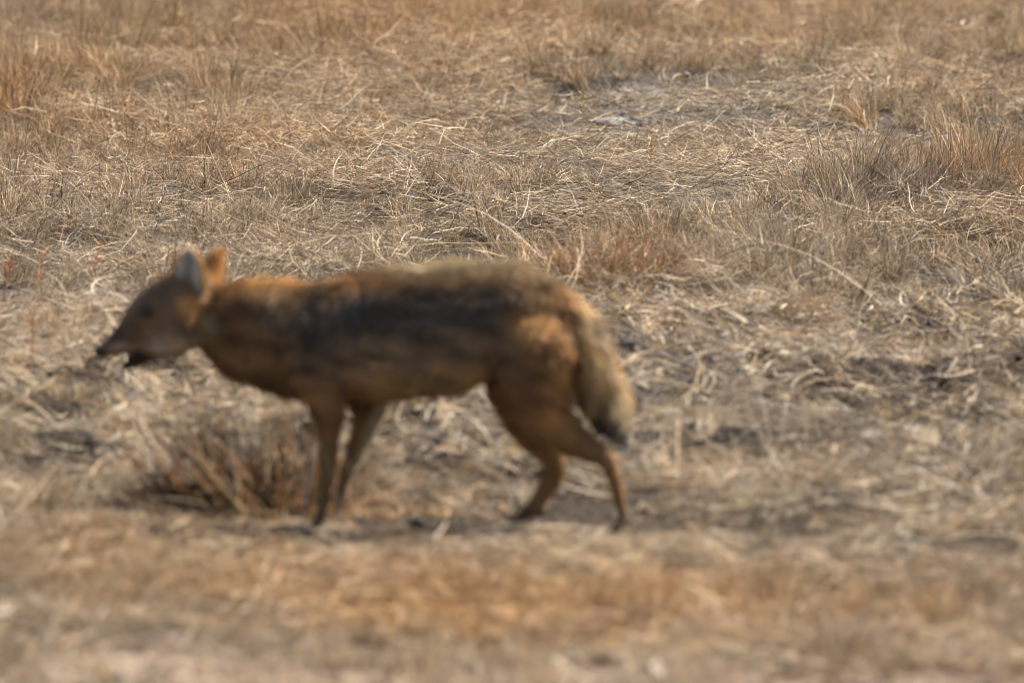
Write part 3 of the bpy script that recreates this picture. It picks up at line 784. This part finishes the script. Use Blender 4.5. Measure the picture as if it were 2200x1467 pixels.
def stalk(base, pts, w, colr, label, name='grass_stalk', cat='grass stalk', head=0):
    """a thin round stem through picture points; base and tips are given in photograph pixels at the base's distance"""
    b = at(*base)
    k = FPX / math.hypot(b[1] + CAM_D, CAM_H)
    Pp = [np.array([0, 0, -.01])]
    for i, (px, py) in enumerate(pts):
        Pp.append(np.array([(px - base[0]) / k, (.02 * math.sin(i * 2.1 + base[0])), (base[1] - py) / k]))
    S = catmull(Pp, 4); n = len(S); V = []; F = []
    for i, c in enumerate(S):
        r = w * (1 - .65 * i / (n - 1)) / 2
        for a in range(5):
            V.append(c + r * np.array([math.cos(a * 1.2566), math.sin(a * 1.2566), .3 * math.cos(a * 1.2566)]))
    for i in range(n - 1):
        for a in range(5):
            F.append([i * 5 + a, i * 5 + (a + 1) % 5, (i + 1) * 5 + (a + 1) % 5, (i + 1) * 5 + a])
    col = np.tile(np.array(PAL[colr]), (len(V), 1)) * np.repeat(rng.uniform(.85, 1.15, (n, 1)), 5, 0)
    if head:
        m = head * 14
        t = rng.uniform(.55, 1, m); ci = (t * (n - 1)).astype(int)
        root = S[ci]
        V2, Q2, bi = ribbons(root, rng.uniform(0, 6.28, m), rng.uniform(.3, 1.1, m), rng.uniform(.006, .022, m), rng.normal(0, .3, m), np.full(m, .0022), K=2, tip=.8)
        F += (Q2 + len(V)).tolist(); V = np.concatenate([np.array(V), V2])
        col = np.concatenate([col, pick(m, {colr: 1})[bi] * 1.05])
    o = mesh_obj(name, V, F, M_STRAW, col=col)
    o.location = b
    return tag(o, label, cat)

stalk((505, 500), [(488, 440), (463, 375), (444, 335)], .0028, 'pale', 'pale straw stalk leaning left above the ears of the jackal')
stalk((240, 505), [(170, 430), (100, 375), (45, 288)], .0022, 'straw', 'long thin straw stalk leaning left near the left edge')
stalk((225, 480), [(160, 415), (80, 355)], .0024, 'pale', 'pale straw stalk lying low beneath the long leaning one')
stalk((1782, 378), [(1770, 325), (1755, 270), (1768, 262)], .0040, 'straw', 'kinked golden stalk beneath the arching golden tuft', head=0)
stalk((1247, 375), [(1268, 300), (1252, 255), (1250, 205)], .0018, 'tan', 'thin seed stalk standing before the pale bare soil', head=2)
stalk((1396, 405), [(1396, 375), (1398, 340), (1400, 300)], .0018, 'straw', 'fluffy golden seed head above the back of the jackal', head=7)
stalk((2052, 755), [(2052, 715), (2060, 660), (2068, 600)], .0042, 'brown', 'dark brown stalk standing tallest at the lower right')
stalk((2022, 745), [(2024, 715), (2027, 680)], .0034, 'brown', 'short dark brown stalk left of the tallest dark stalk')
stalk((2092, 752), [(2110, 715), (2130, 668), (2140, 630)], .0034, 'brown', 'dark brown stalk leaning right of the tallest dark stalk')
stalk((2118, 735), [(2118, 705), (2124, 670)], .0034, 'ash', 'short grey brown stalk right of the leaning dark stalk')
stalk((2170, 720), [(2185, 690), (2200, 640)], .0040, 'brown', 'dark brown stalk leaning out of the right edge')
stalk((1800, 735), [(1838, 700), (1875, 655)], .0034, 'ash', 'grey stick lying slantwise below the broad grey clump')
stalk((1535, 750), [(1535, 720), (1533, 690), (1530, 650)], .0026, 'rust', 'thin reddish stalk right of the tail of the jackal')
stalk((65, 650), [(85, 600), (88, 560), (100, 520)], .0030, 'rust', 'red sprig at the left edge level with the ear tips', head=2)
stalk((8, 640), [(15, 590), (22, 560), (30, 530)], .0036, 'rust', 'red sprig touching the left edge of the field', head=2)
stalk((205, 610), [(205, 570), (218, 520)], .0030, 'rust', 'short red sprig left of the near ear of the jackal', head=2)
stalk((68, 860), [(66, 790), (72, 740), (66, 680)], .0036, 'rust', 'blurred reddish stalk standing left of the nose of the jackal', head=2)
stalk((1860, 400), [(1868, 350), (1880, 325)], .0030, 'brown', 'dark twig standing left of the grey grass mound')
stalk((1935, 620), [(1885, 560), (1850, 510), (1800, 490)], .0016, 'straw', 'bent straw stalk fallen over the broad grey clump')
stalk((1560, 700), [(1590, 660), (1620, 610), (1650, 560)], .0022, 'pale', 'pale thin stalk leaning right out of the broad grey clump')
stalk((575, 1108), [(572, 900), (577, 700), (575, 560)], .0042, 'straw', 'tall straw stalk behind the neck of the jackal, left of two', head=1)
stalk((622, 1104), [(616, 900), (620, 700), (628, 545)], .0042, 'tan', 'tall tan stalk behind the neck of the jackal, right of two', head=1)
stalk((1326, 900), [(1324, 800), (1326, 720), (1322, 645)], .0034, 'straw', 'tall straw stalk behind the tail of the jackal')
stalk((800, 340), [(850, 310), (905, 275), (990, 235)], .0022, 'straw', 'bent golden straw lying slantwise left of the pale soil')
stalk((1175, 300), [(1230, 270), (1260, 230), (1300, 185)], .0022, 'pale', 'blurred pale straw slanting up beneath the dark stone')
stalk((640, 265), [(690, 235), (720, 200), (760, 170)], .0022, 'pale', 'blurred pale straw slanting up left of centre near the top')
stalk((365, 250), [(395, 225), (430, 205), (465, 200)], .0022, 'straw', 'blurred golden straw bent over above the left grass')

stalk((742, 1152), [(728, 1085), (712, 1010), (690, 938)], .0050, 'grey', 'pale straw crossing before the near fore leg, leaning left')
stalk((640, 1150), [(660, 1040), (680, 960), (690, 936)], .0055, 'pale', 'pale straw leaning right onto the near fore leg', cat='straw')
stalk((790, 1150), [(775, 1060), (748, 990), (735, 930)], .0034, 'straw', 'thin straw crossing before the far fore leg', cat='straw')
# a few wide curled leaves
def curl(px, py, r, a0, a1, w, label):
    b = at(px, py); n = 14; V = []; F = []
    for i in range(n):
        a = a0 + (a1 - a0) * i / (n - 1); rr = r * (1 + .25 * i / n)
        c = np.array([rr * math.cos(a), .012 * i / n, r + rr * math.sin(a)])
        for s in (-1, 1):
            for t in (0, 1):
                V.append(c + np.array([.0015 * t * math.cos(a), s * w / 2, .0015 * t * math.sin(a) + s * .15 * w]))
    for i in range(n - 1):
        k, m = i * 4, i * 4 + 4
        F += [[k, k + 2, m + 2, m], [k + 1, m + 1, m + 3, k + 3], [k, m, m + 1, k + 1], [k + 2, k + 3, m + 3, m + 2]]
    o = mesh_obj('curled_leaf', V, F, M_STRAW, col=np.tile(np.array(PAL['pale']), (len(V), 1)))
    o.location = b
    return tag(o, label, 'leaf')
curl(1690, 822, .022, math.pi * .45, math.pi * 1.5, .012, 'pale curled dead leaf shaped like a hook, lying right of the tail')
curl(1440, 740, .012, math.pi * .1, math.pi * 1.1, .012, 'pale curled dead leaf nearest the middle of the tail')
curl(1510, 880, .012, math.pi * .2, math.pi * 1.2, .01, 'pale curled dead leaf right of the tail tip')

def stone(px, py, size, mat, label, name='stone', cat='stone', seed=0, lift=.2, rough=.25):
    import bmesh
    b = at(px, py); bm = bmesh.new()
    bmesh.ops.create_icosphere(bm, subdivisions=4, radius=1)
    r2 = np.random.default_rng(seed + 100)
    dirs = r2.normal(0, 1, (9, 3)); dirs /= np.linalg.norm(dirs, axis=1)[:, None]; cut = r2.uniform(.62, .95, 9)
    for v in bm.verts:
        p = np.array(v.co)
        for d_, c_ in zip(dirs, cut):
            ex = p.dot(d_) - c_
            if ex > 0: p = p - d_ * ex * .9
        p = p * (1 + rough * .35 * (float(noise(p[0] + p[2], p[1] - p[2], .35, seed)) - .5) + rough * .2 * (float(noise(p[0] - p[2], p[1] + p[2], .12, seed + 2)) - .5))
        v.co = p * np.array(size) / 2
    me = bpy.data.meshes.new(name); bm.to_mesh(me); bm.free()
    me.polygons.foreach_set('use_smooth', np.ones(len(me.polygons), bool))
    me.materials.append(mat)
    o = bpy.data.objects.new(name, me); C.objects.link(o)
    o.location = b + np.array([0, 0, size[2] * lift]); o.rotation_euler = (0, 0, r2.uniform(-.5, .5))
    return tag(o, label, cat)
M_PALE = plain('pale_stone', (.15, .138, .122), .85, .25, 40)
M_DARK = plain('dark_clod', (.07, .052, .04), .9, .2, 60)
M_REDD = plain('red_brown_stone', (.07, .042, .032), .85, .25, 50)
M_BUFF = plain('buff_stone', (.27, .20, .14), .85, .25, 45)
stone(1600, 446, (.17, .14, .022), M_PALE, 'thin flat pale slab lying right of the rusty tuft', seed=1, lift=.3)
stone(1400, 222, (.14, .14, .04), M_PALE, 'upper pale grey crusted rock in the bare patch', seed=2, lift=.1)
stone(1310, 275, (.12, .13, .03), M_PALE, 'lower pale grey crusted rock in the bare patch', seed=3, lift=.1)
stone(1205, 200, (.036, .036, .05), M_DARK, 'dark upright stone standing in grass above the bare patch', seed=4, lift=.3)
stone(1728, 212, (.05, .05, .05), M_DARK, 'dark clod behind the arching golden tuft', 'clod', 'clod', 5)
stone(1815, 1088, (.085, .08, .03), M_DARK, 'dark flat clod low on the right among pale litter', 'clod', 'clod', 6, .2)
stone(1655, 1178, (.06, .05, .03), M_REDD, 'blurred brown pointed clod in the foreground right of the hind paw', 'clod', 'clod', 7, .25)
stone(1520, 1080, (.05, .05, .03), M_DARK, 'small dark clod right of the hind foot of the jackal', 'clod', 'clod', 8, .2)
stone(1700, 1428, (.045, .06, .04), M_REDD, 'dark red brown stone on the bare strip, right of centre', seed=9)
stone(1625, 1430, (.05, .05, .03), M_REDD, 'smaller red brown stone beside the dark one on the bare strip', seed=10)
stone(1980, 1438, (.06, .06, .035), M_REDD, 'red brown stone on the bare strip below the right foreground grass', seed=11)
stone(2185, 1420, (.05, .06, .05), M_REDD, 'red brown stone cut by the right edge on the bare strip', seed=12)
stone(1310, 1428, (.06, .06, .022), M_REDD, 'flat red brown stone on the bare strip near the middle', seed=13)
stone(28, 1440, (.05, .06, .035), M_DARK, 'dark stone on the bare strip in the lower left corner', seed=14)
stone(1500, 1376, (.09, .08, .03), M_BUFF, 'blurred light brown stone at the edge of the bare strip', seed=15)
stone(1560, 1290, (.07, .06, .03), M_REDD, 'blurred brown clod above the light brown stone', 'clod', 'clod', 16, .2)
